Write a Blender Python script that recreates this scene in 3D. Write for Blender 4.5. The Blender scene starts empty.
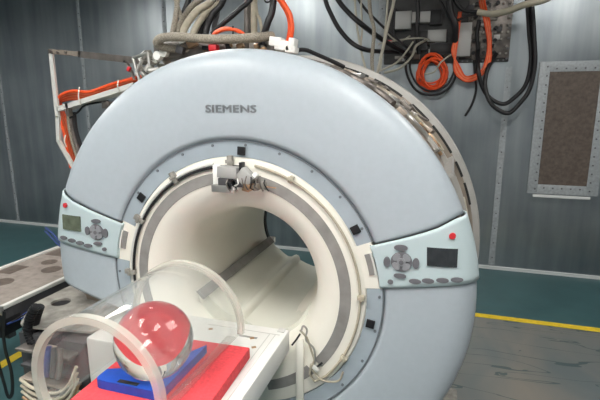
import bpy, bmesh, math, random
from mathutils import Vector, Matrix
S = bpy.context.scene
C = S.collection
PI = math.pi
rnd = random.Random(7)
R = math.radians

# ------------------------------------------------------------------ camera
FPX = 460.0
PITCH = math.atan(FPX / 2190.0)
YAW = math.atan(145 / (FPX / math.cos(PITCH)))
H = 1.846
cam_d = bpy.data.cameras.new('camera')
cam_d.sensor_width = 36.0
cam_d.lens = FPX * 36.0 / 600.0
cam_d.clip_start = 0.05
cam = bpy.data.objects.new('camera', cam_d)
cam.location = (0, 0, H)
cam.rotation_euler = (PI / 2 - PITCH, 0, YAW)
C.objects.link(cam)
S.camera = cam
FW = Vector((-math.sin(YAW) * math.cos(PITCH), math.cos(YAW) * math.cos(PITCH), -math.sin(PITCH)))
RT = Vector((math.cos(YAW), math.sin(YAW), 0))
UP = RT.cross(FW)


def at(px, py, Y):
    """measured image point -> world point lying at depth Y"""
    d = FW * FPX + RT * (px - 300) + UP * (200 - py)
    d *= Y / d.y
    return Vector((d.x, d.y, d.z + H))


# ------------------------------------------------------------------ materials
def mat(name, col, rough=.5, metal=0.0, noise=0.0, nscale=8.0, stretch=(1, 1, 1), bump=0.0, spec=.5, trans=0.0, ior=1.45,
        emit=None, estr=0.0, coat=0.0, rnoise=0.0):
    m = bpy.data.materials.new(name)
    m.use_nodes = True
    nt = m.node_tree
    b = nt.nodes['Principled BSDF']
    b.inputs['Base Color'].default_value = (*col, 1)
    b.inputs['Roughness'].default_value = rough
    b.inputs['Metallic'].default_value = metal
    b.inputs['IOR'].default_value = ior
    b.inputs['Specular IOR Level'].default_value = spec
    b.inputs['Transmission Weight'].default_value = trans
    b.inputs['Coat Weight'].default_value = coat
    if emit:
        b.inputs['Emission Color'].default_value = (*emit, 1)
        b.inputs['Emission Strength'].default_value = estr
    if noise or bump or rnoise:
        tc = nt.nodes.new('ShaderNodeTexCoord')
        mp = nt.nodes.new('ShaderNodeMapping')
        mp.inputs['Scale'].default_value = stretch
        nz = nt.nodes.new('ShaderNodeTexNoise')
        nz.inputs['Scale'].default_value = nscale
        nz.inputs['Detail'].default_value = 6
        nt.links.new(tc.outputs['Object'], mp.inputs[0])
        nt.links.new(mp.outputs[0], nz.inputs['Vector'])
        if noise:
            rp = nt.nodes.new('ShaderNodeMapRange')
            rp.inputs['From Min'].default_value = .3
            rp.inputs['From Max'].default_value = .7
            rp.inputs['To Min'].default_value = 1 - noise
            rp.inputs['To Max'].default_value = 1 + noise
            hs = nt.nodes.new('ShaderNodeVectorMath')
            hs.operation = 'SCALE'
            hs.inputs[0].default_value = col
            nt.links.new(nz.outputs['Fac'], rp.inputs['Value'])
            nt.links.new(rp.outputs[0], hs.inputs['Scale'])
            nt.links.new(hs.outputs[0], b.inputs['Base Color'])
        if rnoise:
            rr = nt.nodes.new('ShaderNodeMapRange')
            rr.inputs['From Min'].default_value = .3
            rr.inputs['From Max'].default_value = .7
            rr.inputs['To Min'].default_value = max(0.03, rough - rnoise)
            rr.inputs['To Max'].default_value = min(1, rough + rnoise)
            nt.links.new(nz.outputs['Fac'], rr.inputs['Value'])
            nt.links.new(rr.outputs[0], b.inputs['Roughness'])
        if bump:
            bp = nt.nodes.new('ShaderNodeBump')
            bp.inputs['Strength'].default_value = bump
            bp.inputs['Distance'].default_value = .01
            nt.links.new(nz.outputs['Fac'], bp.inputs['Height'])
            nt.links.new(bp.outputs[0], b.inputs['Normal'])
    return m


def mix_mat(name, tint, fac_solid, solid_col, solid_rough, fres=True, ior=1.49):
    """clear acrylic: transmitted light + surface reflection (+ some milky body)"""
    m = bpy.data.materials.new(name)
    m.use_nodes = True
    nt = m.node_tree
    nt.nodes.remove(nt.nodes['Principled BSDF'])
    out = nt.nodes['Material Output']
    tr = nt.nodes.new('ShaderNodeBsdfTransparent')
    tr.inputs[0].default_value = (*tint, 1)
    gl = nt.nodes.new('ShaderNodeBsdfGlossy')
    gl.inputs['Roughness'].default_value = .04
    lw = nt.nodes.new('ShaderNodeLayerWeight'); lw.inputs['Blend'].default_value = .5
    pw = nt.nodes.new('ShaderNodeMath'); pw.operation = 'POWER'; pw.inputs[1].default_value = 4.0
    fr = nt.nodes.new('ShaderNodeMapRange')
    fr.inputs['To Min'].default_value = .04; fr.inputs['To Max'].default_value = .85
    nt.links.new(lw.outputs['Facing'], pw.inputs[0]); nt.links.new(pw.outputs[0], fr.inputs['Value'])
    df = nt.nodes.new('ShaderNodeBsdfDiffuse')
    df.inputs[0].default_value = (*solid_col, 1)
    m1 = nt.nodes.new('ShaderNodeMixShader')
    m1.inputs[0].default_value = fac_solid
    m2 = nt.nodes.new('ShaderNodeMixShader')
    nt.links.new(tr.outputs[0], m1.inputs[1])
    nt.links.new(df.outputs[0], m1.inputs[2])
    nt.links.new(fr.outputs[0], m2.inputs[0])
    nt.links.new(m1.outputs[0], m2.inputs[1])
    nt.links.new(gl.outputs[0], m2.inputs[2])
    nt.links.new(m2.outputs[0], out.inputs[0])
    return m


M = dict(
    cover=mat('cover', (.43, .485, .53), .38, noise=.02, nscale=40),
    ring=mat('ring', (.37, .43, .48), .3, noise=.05, nscale=14),
    seam=mat('seam', (.16, .18, .20), .5),
    cream=mat('cream', (.85, .825, .745), .42, noise=.02, nscale=6),
    bore=mat('bore', (.72, .72, .64), .4, noise=.03, nscale=5),
    band=mat('band', (.27, .26, .25), .6, noise=.16, nscale=16),
    panel=mat('panel', (.52, .625, .65), .3, noise=.01),
    button=mat('button', (.15, .15, .165), .5),
    button2=mat('button_light', (.28, .29, .31), .45),
    screen=mat('screen', (.035, .04, .045), .25, noise=.2, nscale=30),
    screen2=mat('screen_lit', (.12, .14, .10), .25, noise=.25, nscale=26),
    red=mat('red_plastic', (.62, .03, .04), .4),
    text=mat('silver_lettering', (.27, .29, .31), .4, metal=.1),
    black=mat('black_rubber', (.012, .012, .014), .45),
    blackp=mat('black_plastic', (.02, .02, .022), .4),
    vessel=mat('vessel_metal', (.36, .31, .26), .42, metal=.45, noise=.2, nscale=9),
    rim=mat('rim_metal', (.50, .49, .47), .45, metal=.25, noise=.08, nscale=12),
    steel=mat('steel', (.50, .49, .47), .32, metal=.8, noise=.12, nscale=14),
    steeld=mat('steel_dark', (.20, .18, .165), .4, metal=.6, noise=.3, nscale=18),
    copper=mat('copper', (.55, .36, .22), .35, metal=.8, noise=.2, nscale=20),
    white=mat('white_plastic', (.90, .90, .87), .4, noise=.02),
    white2=mat('white_dull', (.66, .66, .63), .5, noise=.05),
    foam=mat('red_foam', (.76, .07, .085), .85, noise=.12, nscale=90, bump=.25),
    blue=mat('blue_foam', (.012, .085, .52), .5, noise=.12, nscale=24),
    orange=mat('orange_jacket', (.84, .095, .02), .45, noise=.1, nscale=30),
    orange2=mat('orange_jacket_light', (.88, .22, .09), .45, noise=.1, nscale=30),
    hose=mat('braided_hose', (.30, .27, .22), .6, noise=.35, nscale=160, bump=.5),
    hoseb=mat('beige_hose', (.44, .40, .31), .5, noise=.12, nscale=40),
    wire=mat('beige_wire', (.42, .40, .33), .5),
    tie=mat('cable_tie', (.75, .73, .66), .5),
    bracket=mat('bracket_beige', (.32, .305, .275), .5, noise=.3, nscale=20, metal=.2),
    brown=mat('brown_board', (.12, .095, .08), .6, noise=.25, nscale=30),
    trol=mat('trolley_board', (.27, .235, .21), .7, noise=.18, nscale=22),
    blued=mat('navy_cable', (.03, .06, .22), .4),
    yellow=mat('yellow_tape', (.82, .60, .03), .6, noise=.12, nscale=30),
    pale=mat('pale_box', (.46, .46, .45), .45, metal=.3),
    boxd=mat('dark_box', (.075, .075, .08), .5, metal=.3, noise=.2),
    backp=mat('backing', (.07, .07, .07), .5, metal=.5, noise=.3, nscale=7),
    seamstrip=mat('seam_strip', (.38, .41, .43), .5, metal=.12, noise=.15, nscale=40),
    riv=mat('rivet', (.16, .16, .17), .4, metal=.6),
    base=mat('baseboard_white', (.72, .74, .74), .4),
    tan=mat('tan_trough', (.50, .46, .36), .5, noise=.1),
    darkcap=mat('rear_shadow_gap', (.03, .03, .03), .7),
)
M['acryl'] = mix_mat('clear_acrylic', (.97, .98, .975), .075, (.85, .87, .85), .3)
M['rimac'] = mix_mat('milky_acrylic_rim', (.97, .97, .95), .42, (.80, .80, .73), .3)
M['glass'] = mat('glass_sphere', (.97, .985, .985), .0, trans=1.0, ior=1.30)


def wall_material():
    m = bpy.data.materials.new('galvanised_sheet')
    m.use_nodes = True
    nt = m.node_tree
    L = nt.links.new
    b = nt.nodes['Principled BSDF']
    b.inputs['Metallic'].default_value = .82
    tc = nt.nodes.new('ShaderNodeTexCoord')
    mp = nt.nodes.new('ShaderNodeMapping')
    mp.inputs['Scale'].default_value = (3.5, 3.5, .3)
    n1 = nt.nodes.new('ShaderNodeTexNoise')
    n1.inputs['Scale'].default_value = 2.2
    n1.inputs['Detail'].default_value = 5
    n2 = nt.nodes.new('ShaderNodeTexNoise')
    n2.inputs['Scale'].default_value = 1.1
    n2.inputs['Detail'].default_value = 8
    L(tc.outputs['Object'], mp.inputs[0]); L(mp.outputs[0], n1.inputs['Vector']); L(tc.outputs['Object'], n2.inputs['Vector'])
    mx = nt.nodes.new('ShaderNodeMix')
    mx.inputs['Factor'].default_value = .55
    L(n1.outputs['Fac'], mx.inputs['A']); L(n2.outputs['Fac'], mx.inputs['B'])
    cr = nt.nodes.new('ShaderNodeValToRGB')
    cr.color_ramp.elements[0].position = .3
    cr.color_ramp.elements[0].color = (.20, .235, .26, 1)
    cr.color_ramp.elements[1].position = .72
    cr.color_ramp.elements[1].color = (.45, .49, .51, 1)
    L(mx.outputs[0], cr.inputs[0]); L(cr.outputs[0], b.inputs['Base Color'])
    rr = nt.nodes.new('ShaderNodeMapRange')
    rr.inputs['From Min'].default_value = .3
    rr.inputs['From Max'].default_value = .7
    rr.inputs['To Min'].default_value = .28
    rr.inputs['To Max'].default_value = .40
    L(n2.outputs['Fac'], rr.inputs['Value']); L(rr.outputs[0], b.inputs['Roughness'])
    bp = nt.nodes.new('ShaderNodeBump')
    bp.inputs['Strength'].default_value = .12
    bp.inputs['Distance'].default_value = .02
    L(mx.outputs[0], bp.inputs['Height']); L(bp.outputs[0], b.inputs['Normal'])
    return m


def floor_material():
    m = bpy.data.materials.new('vinyl_floor')
    m.use_nodes = True
    nt = m.node_tree
    L = nt.links.new
    b = nt.nodes['Principled BSDF']
    tc = nt.nodes.new('ShaderNodeTexCoord')
    sx = nt.nodes.new('ShaderNodeSeparateXYZ')
    L(tc.outputs['Object'], sx.inputs[0])

    def noise(sc, det, stretch=(1, 1, 1), dist=0):
        mp = nt.nodes.new('ShaderNodeMapping'); mp.inputs['Scale'].default_value = stretch
        n = nt.nodes.new('ShaderNodeTexNoise'); n.inputs['Scale'].default_value = sc; n.inputs['Detail'].default_value = det
        n.inputs['Distortion'].default_value = dist
        L(tc.outputs['Object'], mp.inputs[0]); L(mp.outputs[0], n.inputs['Vector'])
        return n.outputs['Fac']

    def ramp(inp, p0, c0, p1, c1):
        r = nt.nodes.new('ShaderNodeValToRGB')
        r.color_ramp.elements[0].position = p0; r.color_ramp.elements[0].color = (*c0, 1)
        r.color_ramp.elements[1].position = p1; r.color_ramp.elements[1].color = (*c1, 1)
        L(inp, r.inputs[0])
        return r.outputs[0]

    def mth(op, a, c):
        n = nt.nodes.new('ShaderNodeMath'); n.operation = op
        for i, v in enumerate((a, c)):
            if isinstance(v, (int, float)): n.inputs[i].default_value = v
            else: L(v, n.inputs[i])
        return n.outputs[0]

    teal = ramp(noise(3, 6), .3, (.035, .095, .105), .75, (.055, .135, .142))
    grey_brown = ramp(noise(2.2, 6, (1, .5, 1), .6), .3, (.13, .155, .16), .72, (.24, .22, .19))
    zone = mth('MULTIPLY', mth('LESS_THAN', sx.outputs['Y'], 4.06), mth('GREATER_THAN', sx.outputs['X'], .05))
    # dark teal streaks and spots across the grey-brown zone
    st = noise(1.7, 1.5, (.5, 3.0, 1), 1.3)
    streak = mth('MULTIPLY', mth('GREATER_THAN', st, .497), mth('LESS_THAN', st, .517))
    pt = noise(5.0, 2, (1, 2, 1), .2)
    patch = mth('GREATER_THAN', pt, .70)
    dark_marks = mth('MAXIMUM', streak, patch)
    wt = nt.nodes.new('ShaderNodeMix'); wt.data_type = 'RGBA'
    L(mth('MULTIPLY', dark_marks, .8), wt.inputs['Factor']); L(grey_brown, wt.inputs['A']); wt.inputs['B'].default_value = (.04, .075, .08, 1)
    fx = nt.nodes.new('ShaderNodeMix'); fx.data_type = 'RGBA'
    L(zone, fx.inputs['Factor']); L(teal, fx.inputs['A']); L(wt.outputs['Result'], fx.inputs['B'])
    L(fx.outputs['Result'], b.inputs['Base Color'])
    b.inputs['Roughness'].default_value = .36
    return m


M['wall'] = wall_material()
M['floor'] = floor_material()
M['ceil'] = mat('ceiling_paint', (.42, .43, .44), .7)
M['plain'] = mat('side_wall_paint', (.40, .42, .44), .55, metal=.2)


# ------------------------------------------------------------------ mesh helpers
def box(bm, c, s, rot=None, bev=0.0):
    r = bmesh.ops.create_cube(bm, size=1.0)
    vs = r['verts']
    bmesh.ops.scale(bm, vec=s, verts=vs)
    if bev:
        es = list({e for v in vs for e in v.link_edges})
        q = bmesh.ops.bevel(bm, geom=es, offset=bev, segments=2, affect='EDGES', profile=.5)
        vs = [v for v in q['verts']] + [v for v in vs if v.is_valid]
        vs = list({v for v in vs if v.is_valid})
    if rot is not None:
        bmesh.ops.rotate(bm, cent=(0, 0, 0), matrix=rot, verts=vs)
    bmesh.ops.translate(bm, vec=c, verts=vs)
    return vs


def prism(bm, pts_a, pts_b, closed=True):
    """solid between two matching outlines"""
    a = [bm.verts.new(p) for p in pts_a]
    b = [bm.verts.new(p) for p in pts_b]
    n = len(a)
    bm.faces.new(a)
    bm.faces.new(b[::-1])
    for i in range(n):
        j = (i + 1) % n
        bm.faces.new((a[j], a[i], b[i], b[j]))


def cyl(bm, p, q, r, n=16, r2=None):
    p, q = Vector(p), Vector(q)
    d = (q - p).normalized()
    u = d.orthogonal().normalized()
    w = d.cross(u)
    r2 = r if r2 is None else r2
    A = [p + (u * math.cos(2 * PI * i / n) + w * math.sin(2 * PI * i / n)) * r for i in range(n)]
    B = [q + (u * math.cos(2 * PI * i / n) + w * math.sin(2 * PI * i / n)) * r2 for i in range(n)]
    prism(bm, A, B)


def smooth_path(pts, sub=8):
    pts = [Vector(p) for p in pts]
    if len(pts) < 3:
        return [pts[0].lerp(pts[-1], i / sub) for i in range(sub + 1)]
    P = [pts[0] * 2 - pts[1]] + pts + [pts[-1] * 2 - pts[-2]]
    out = []
    for i in range(1, len(P) - 2):
        a, b, c, d = P[i - 1], P[i], P[i + 1], P[i + 2]
        for k in range(sub):
            t = k / sub
            out.append(.5 * ((2 * b) + (c - a) * t + (2 * a - 5 * b + 4 * c - d) * t * t + (3 * b - a - 3 * c + d) * t ** 3))
    out.append(pts[-1])
    return out


def tube(bm, pts, r, n=10, sub=8, raw=False, closed=False):
    P = [Vector(p) for p in pts] if raw else smooth_path(pts, sub)
    if closed and (P[0] - P[-1]).length < 1e-6:
        P.pop()
    N = len(P)
    rings = []
    u = None
    for i in range(N):
        if closed:
            t = (P[(i + 1) % N] - P[i - 1])
        else:
            t = P[min(i + 1, N - 1)] - P[max(i - 1, 0)]
        t.normalize()
        if u is None:
            u = t.orthogonal().normalized()
        u = (u - t * u.dot(t)).normalized()
        w = t.cross(u)
        rings.append([bm.verts.new(P[i] + (u * math.cos(2 * PI * k / n) + w * math.sin(2 * PI * k / n)) * r) for k in range(n)])
    for i in range(N if closed else N - 1):
        A, B = rings[i], rings[(i + 1) % N]
        for k in range(n):
            bm.faces.new((A[k], A[(k + 1) % n], B[(k + 1) % n], B[k]))
    if not closed:
        bm.faces.new(rings[0][::-1])
        bm.faces.new(rings[-1])


def obj(name, bm, m, parent=None, smooth=None, solid=0.0, off=-1):
    bmesh.ops.recalc_face_normals(bm, faces=bm.faces[:]) if not solid else None
    me = bpy.data.meshes.new(name)
    bm.to_mesh(me)
    bm.free()
    me.materials.append(m if not isinstance(m, str) else M[m])
    o = bpy.data.objects.new(name, me)
    C.objects.link(o)
    if parent is not None:
        o.parent = parent
        L = Vector(parent.get('_w', (0, 0, 0)))
        me.transform(Matrix.Translation(-L))
        o['_w'] = tuple(L)
        del_w.append(o)
    ang = 40 if smooth is None else smooth
    if ang:
        for p in me.polygons: p.use_smooth = True
        es = me.edges
        b2 = bmesh.new(); b2.from_mesh(me)
        for e in b2.edges:
            e.smooth = not (len(e.link_faces) == 2 and e.calc_face_angle(0) > R(ang))
        b2.to_mesh(me); b2.free()
    if solid:
        md = o.modifiers.new('thickness', 'SOLIDIFY')
        md.thickness = solid
        md.offset = off
    return o


del_w = []


def tag(o, label, cat, group=None):
    o['label'] = label; o['category'] = cat
    if group: o['group'] = group
    return o


def thing(name, loc, label, cat, group=None):
    o = bpy.data.objects.new(name, None)
    o.empty_display_size = .1
    C.objects.link(o)
    o.location = loc
    o['_w'] = tuple(loc)
    del_w.append(o)
    return tag(o, label, cat, group)


def struct(name, bm, m, smooth=0):
    o = obj(name, bm, m, None, smooth)
    o['kind'] = 'structure'
    return o


def bx(c, s, bev=0.0, rot=None):
    bm = bmesh.new(); box(bm, c, s, rot, bev); return bm


def lim(x0, x1, y0, y1, z0, z1, bev=0.0):
    return bx(((x0 + x1) / 2, (y0 + y1) / 2, (z0 + z1) / 2), (x1 - x0, y1 - y0, z1 - z0), bev)


# ------------------------------------------------------------------ room
X0, X1, Y0, Y1, HT = -7.4, 2.9, -2.6, 5.4, 3.5
struct('floor', lim(X0, X1, Y0, Y1, -.1, 0), 'floor')
struct('wall_back', lim(X0 - .1, X1 + .1, Y1, Y1 + .1, -.1, HT + .1), 'wall')
struct('wall_left', lim(X0 - .1, X0, Y0, Y1, -.1, HT + .1), 'plain')
struct('wall_right', lim(X1, X1 + .1, Y0, Y1, -.1, HT + .1), 'plain')
struct('wall_front', lim(X0 - .1, X1 + .1, Y0 - .1, Y0, -.1, HT + .1), 'plain')
struct('ceiling', lim(X0 - .1, X1 + .1, Y0 - .1, Y1 + .1, HT, HT + .1), 'ceil')
struct('baseboard_back', lim(X0, X1, Y1 - .02, Y1, 0, .035), 'base')
# seam strips of the sheet metal panelling, with their screw heads
k = 0
for x, z0, z1, w in ((-6.30, .04, HT, .05), (-4.78, .04, HT, .05), (-3.47, .04, HT, .055), (-.72, .04, HT, .075), (.615, .04, 2.22, .06), (2.2, .04, HT, .05)):
    k += 1
    bm = bmesh.new()
    box(bm, (x, Y1 - .004, (z0 + z1) / 2), (w, .008, z1 - z0))
    o = struct('trim_%d' % k, bm, 'seamstrip')
    bm = bmesh.new()
    z = z0 + .1
    while z < z1 - .05:
        cyl(bm, (x, Y1 - .008, z), (x, Y1 - .013, z), .008, 8); z += .17
    s = obj('screw_row', bm, 'riv', o)

# yellow floor tape
tag(obj('floor_tape', lim(-.2, X1 - .02, 4.06, 4.135, .0, .003), 'yellow'),
    'yellow tape line on the floor running parallel to the back wall', 'floor tape')
tag(obj('floor_tape', lim(-2.98, -2.90, -1.0, 3.6, .0, .003), 'yellow'),
    'yellow tape line on the teal floor under the equipment trolley', 'floor tape')

# riveted dark access panel on the wall, right
ap = thing('access_panel', (1.25, Y1, 1.5), 'dark brown riveted access panel with grey metal frame on the right of the back wall', 'wall panel')
bm = lim(1.0, 1.46, Y1 - .018, Y1, 1.0, 2.16); obj('dark_plate', bm, 'brown', ap)
bm = bmesh.new()
for a in ((.90, 1.0, .90, 2.26), (1.46, 1.57, .90, 2.26), (1.0, 1.46, 2.16, 2.26), (1.0, 1.46, .90, 1.0)):
    box(bm, ((a[0] + a[1]) / 2, Y1 - .012, (a[2] + a[3]) / 2), (a[1] - a[0], .024, a[3] - a[2]), bev=.002)
fr = obj('frame', bm, 'seamstrip', ap)
bm = bmesh.new()
for i in range(15):
    z = .95 + i * .09
    for x in (.975, 1.49):
        cyl(bm, (x, Y1 - .024, z), (x, Y1 - .03, z), .009, 8)
for i in range(5):
    for z in (.965, 2.19):
        cyl(bm, (1.06 + i * .085, Y1 - .024, z), (1.06 + i * .085, Y1 - .03, z), .009, 8)
obj('rivets', bm, 'riv', fr)
obj('ledge', lim(.96, 1.50, Y1 - .05, Y1 - .02, .865, .893, .003), 'base', ap)

# ------------------------------------------------------------------ MRI scanner
AX, AZ = -.82, 1.064
G = thing('mri_scanner', (AX, 1.8, 0), 'large pale blue-grey MRI scanner with round cover and cream bore', 'mri scanner')
PROF = [(.637, 1.744), (.66, 1.738), (.72, 1.736), (.80, 1.737), (.86, 1.740), (.90, 1.744), (.935, 1.751), (.962, 1.763), (.982, 1.780),
        (.994, 1.802), (1.0, 1.828), (1.0001, 1.855), (.993, 1.885), (.98, 1.90)]


def prof_y(r):
    for (r0, y0), (r1, y1) in zip(PROF, PROF[1:]):
        if r0 <= r <= r1 and r1 > r0:
            return y0 + (y1 - y0) * (r - r0) / (r1 - r0)
    return PROF[0][1] if r < PROF[0][0] else 1.93


def ringpt(r, th, y):
    return Vector((AX + r * math.cos(th), y, AZ + r * math.sin(th)))


def sh(r): return .018 * max(0, min(1, (r - .64) / .30))


def patch(prof, fa, fb, n):
    bm = bmesh.new()
    rows = []
    for r, y in prof:
        a, b = fa(r), fb(r)
        rows.append([bm.verts.new(ringpt(r, a + (b - a) * i / n, y) - Vector((sh(r), 0, 0))) for i in range(n + 1)])
    for A, B in zip(rows, rows[1:]):
        for i in range(n):
            bm.faces.new((A[i], A[i + 1], B[i + 1], B[i]))
    return bm


def lathe(prof, n=96, closed=True, a0=0, a1=2 * PI):
    """profile loop (r, y) swept about the bore axis"""
    bm = bmesh.new()
    full = abs(a1 - a0 - 2 * PI) < 1e-6
    cnt = n if full else n + 1
    rings = [[bm.verts.new(ringpt(r, a0 + (a1 - a0) * i / n, y)) for r, y in prof] for i in range(cnt)]
    m = len(prof)
    for i in range(n):
        A, B = rings[i], rings[(i + 1) % cnt]
        for k in range(m if closed else m - 1):
            bm.faces.new((A[k], A[(k + 1) % m], B[(k + 1) % m], B[k]))
    if closed and not full:
        bm.faces.new(rings[0]); bm.faces.new(rings[-1][::-1])
    return bm


def lerpt(r, T):
    if r <= T[0][0]: return T[0][1]
    for (a, b), (c, d) in zip(T, T[1:]):
        if r <= c: return b + (d - b) * (r - a) / (c - a)
    return T[-1][1]


def zt(r): return lerpt(r, [(.62, .236), (.70, .260), (.83, .301), (.90, .327), (.98, .366)])
def zb(r): return lerpt(r, [(.62, .066), (.78, .089), (.97, .116)])
def tht(r): return math.asin(min(.99, zt(r) / r))
def thb(r): return math.asin(min(.99, zb(r) / r))


g = .004
cov = obj('top_cover', patch(PROF, lambda r: tht(r) + g, lambda r: PI - tht(r) - g, 120), 'cover', G, solid=.008, off=0)
obj('side_cover', patch(PROF, lambda r: -R(100), lambda r: thb(r) - g, 90), 'cover', G, solid=.008, off=0)
obj('side_cover', patch(PROF, lambda r: PI - thb(r) + g, lambda r: PI + math.asin((.100 + .29 * (.98 - min(r, .98))) / r), 16), 'cover', G, solid=.008, off=0)

# raised lettering on the top cover
fc = bpy.data.curves.new('lettering', 'FONT')
fc.body = 'SIEMENS'
fc.size = .040
fc.extrude = .0015
fc.space_character = 1.08
fc.resolution_u = 6
tmp = bpy.data.objects.new('lettering_tmp', fc)
C.objects.link(tmp)
bpy.context.view_layer.update()
me = bpy.data.meshes.new_from_object(tmp.evaluated_get(bpy.context.evaluated_depsgraph_get()))
bpy.data.objects.remove(tmp)
xs = [v.co.x for v in me.vertices]; ys = [v.co.y for v in me.vertices]
sx, sy = .223 / (max(xs) - min(xs)), .030 / (max(ys) - min(ys))
base = me.copy()
bm = bmesh.new(); bm.from_mesh(me)
for ox, oy in ((-.0011, 0), (.0011, 0), (0, .0009), (0, -.0009)):
    base.transform(Matrix.Translation((ox, oy, 0))); bm.from_mesh(base); base.transform(Matrix.Translation((-ox, -oy, 0)))
for v in bm.verts:
    X = -.940 + (v.co.x - min(xs)) * sx
    Z = 1.810 + (v.co.y - min(ys)) * sy
    v.co = (X, prof_y(math.hypot(X - AX, Z - AZ)) - .006 - v.co.z, Z)
obj('lettering', bm, 'text', cov, smooth=0)


# control panels: raised patch following the cover, with display, pad, keys and a lamp
def cov_y(dx, dz):
    r = math.hypot(dx, dz)
    return prof_y(math.hypot(dx + sh(r), dz))


def surf(dx, dz, off):
    return Vector((AX + dx, cov_y(dx, dz) - off, AZ + dz))


def on_surf(bm, outline, h0, h1):
    prism(bm, [surf(x, z, h1) for x, z in outline], [surf(x, z, h0) for x, z in outline])


def ell(cx, cz, a, b, n=20, rot=0):
    return [(cx + a * math.cos(t) * math.cos(rot) - b * math.sin(t) * math.sin(rot),
             cz + a * math.cos(t) * math.sin(rot) + b * math.sin(t) * math.cos(rot)) for t in [2 * PI * i / n for i in range(n)]]


def mir(o, s): return [(x * s, z) for x, z in o] if s > 0 else [(-x, z) for x, z in o][::-1]


for s in (1, -1):
    pr = [(.618, 1.742), (.624, 1.727)] + [(r + .011 * (r > .9) * min(1, (r - .9) / .09), y - .011 * (1 if r < .97 else .3)) for r, y in PROF[1:]]
    if s > 0:
        bm = patch(pr, lambda r: thb(min(r, 1)), lambda r: tht(min(r, 1)), 14)
    else:
        bm = patch(pr, lambda r: PI - tht(min(r, 1)), lambda r: PI - thb(min(r, 1)), 14)
    P = obj('control_panel', bm, 'panel', G, solid=.006, off=0)
    P['label'] = 'right control panel with dark display' if s > 0 else 'left control panel with dim display'
    h = .020

    def loc2(px, py):
        v = at(px, py, 1.735)
        for _ in range(4):
            v = at(px, py, cov_y(v.x - AX, v.z - AZ) - .013)
        return (v.x - AX, v.z - AZ)
    scr = [loc2(*q_) for q_ in (((427, 247), (458, 248.5), (457, 267), (427, 265)) if s > 0 else ((63.3, 214), (80.6, 216.5), (81.5, 231.5), (64, 228.5)))]
    bm = bmesh.new()
    NG = 8
    lay = []
    for hh_ in (.005, h):
        lay.append([[bm.verts.new(surf(((scr[0][0] * (1 - u) + scr[1][0] * u) * (1 - v) + (scr[3][0] * (1 - u) + scr[2][0] * u) * v),
                                        (scr[0][1] * (1 - u) + scr[1][1] * u) * (1 - v) + (scr[3][1] * (1 - u) + scr[2][1] * u) * v, hh_))
                    for u in [i / NG for i in range(NG + 1)]] for v in [j / NG for j in range(NG + 1)]])
    for l_ in lay:
        for j in range(NG):
            for i in range(NG):
                bm.faces.new((l_[j][i], l_[j][i + 1], l_[j + 1][i + 1], l_[j + 1][i]))
    rim_ = [(0, i) for i in range(NG)] + [(j, NG) for j in range(NG)] + [(NG, NG - i) for i in range(NG)] + [(NG - j, 0) for j in range(NG)]
    for (a, b), (c, d) in zip(rim_, rim_[1:] + rim_[:1]):
        bm.faces.new((lay[0][a][b], lay[0][c][d], lay[1][c][d], lay[1][a][b]))
    obj('display', bm, 'screen' if s > 0 else 'screen2', P, smooth=0)

    def pad(px, py, a, b, rot=0, m='button', nm='key', hh=.021, rel=(0, 0)):
        x, z = loc2(px, py)
        x += rel[0]; z += rel[1]
        bm = bmesh.new(); on_surf(bm, ell(x, z, a, b, 20, rot), .006, hh); obj(nm, bm, m, P)

    cp = (401.5, 261.5) if s > 0 else (97, 232)
    pad(*cp, .041, .039, 0, 'button', 'pad_ring', .019)
    for a in (45, 135, 225, 315):
        pad(*cp, .012, .017, R(a), 'button2', 'key', .023, (.027 * math.cos(R(a)), .026 * math.sin(R(a))))
    pad(*cp, .017, .016, 0, 'button2', 'centre_key', .025)
    pad(*cp, .009, .009, 0, 'button', 'centre_dot', .027)
    for px, py, a, b in (((401, 247.5, .026, .012), (400, 275.5, .024, .010), (387, 261.5, .013, .021), (416, 263, .013, .021), (415, 281, .023, .0095), (428, 280.5, .023, .0095),
                          (442.5, 280, .023, .0095), (457, 279.5, .023, .0095), (390.5, 281.5, .011, .009)) if s > 0 else
                         ((96.5, 221, .026, .010), (98.5, 243.5, .024, .009), (88, 230.5, .012, .021), (106, 233, .013, .022), (64.3, 237.5, .024, .010), (72.4, 240.3, .023, .0095),
                          (80.6, 242.8, .023, .0095), (88.7, 245.5, .023, .0095), (105, 249, .011, .009))):
        pad(px, py, a, b)
    pad(*((452.5, 235.5) if s > 0 else (66, 205)), .0125, .0115, 0, 'red', 'indicator_lamp', .024)

# grey clear-looking ring, its bolts, dark seam and square markers
gaps = [R(5.5), R(23.5)]
for a0, a1 in ((gaps[1], PI - gaps[1]), (PI - gaps[0], 2 * PI + gaps[0])):
    gr = obj('trim_ring', lathe([(.566, 1.742), (.632, 1.737), (.635, 1.76), (.566, 1.76)], 80, True, a0, a1), 'ring', G)
    obj('seam_line', lathe([(.6295, 1.7375), (.6295, 1.7335), (.635, 1.7335), (.635, 1.7375)], 80, True, a0, a1), 'seam', gr)
    a = a0 + .1
    while a < a1 - .05:
        bm = bmesh.new()
        p = ringpt(.617, a, 1.738); cyl(bm, p, p - Vector((0, .004, 0)), .006, 8); a += R(14)
        obj('bolt', bm, 'seam', gr)
for th in (141.8, 86.8, 29.9, -9.3):
    rot = Matrix.Rotation(-R(th - 90) * 1.0, 3, 'Y')
    obj('square_marker', bx(ringpt(.592, R(th), 1.734), (.034, .008, .034), .001, rot), 'black', G)

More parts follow.
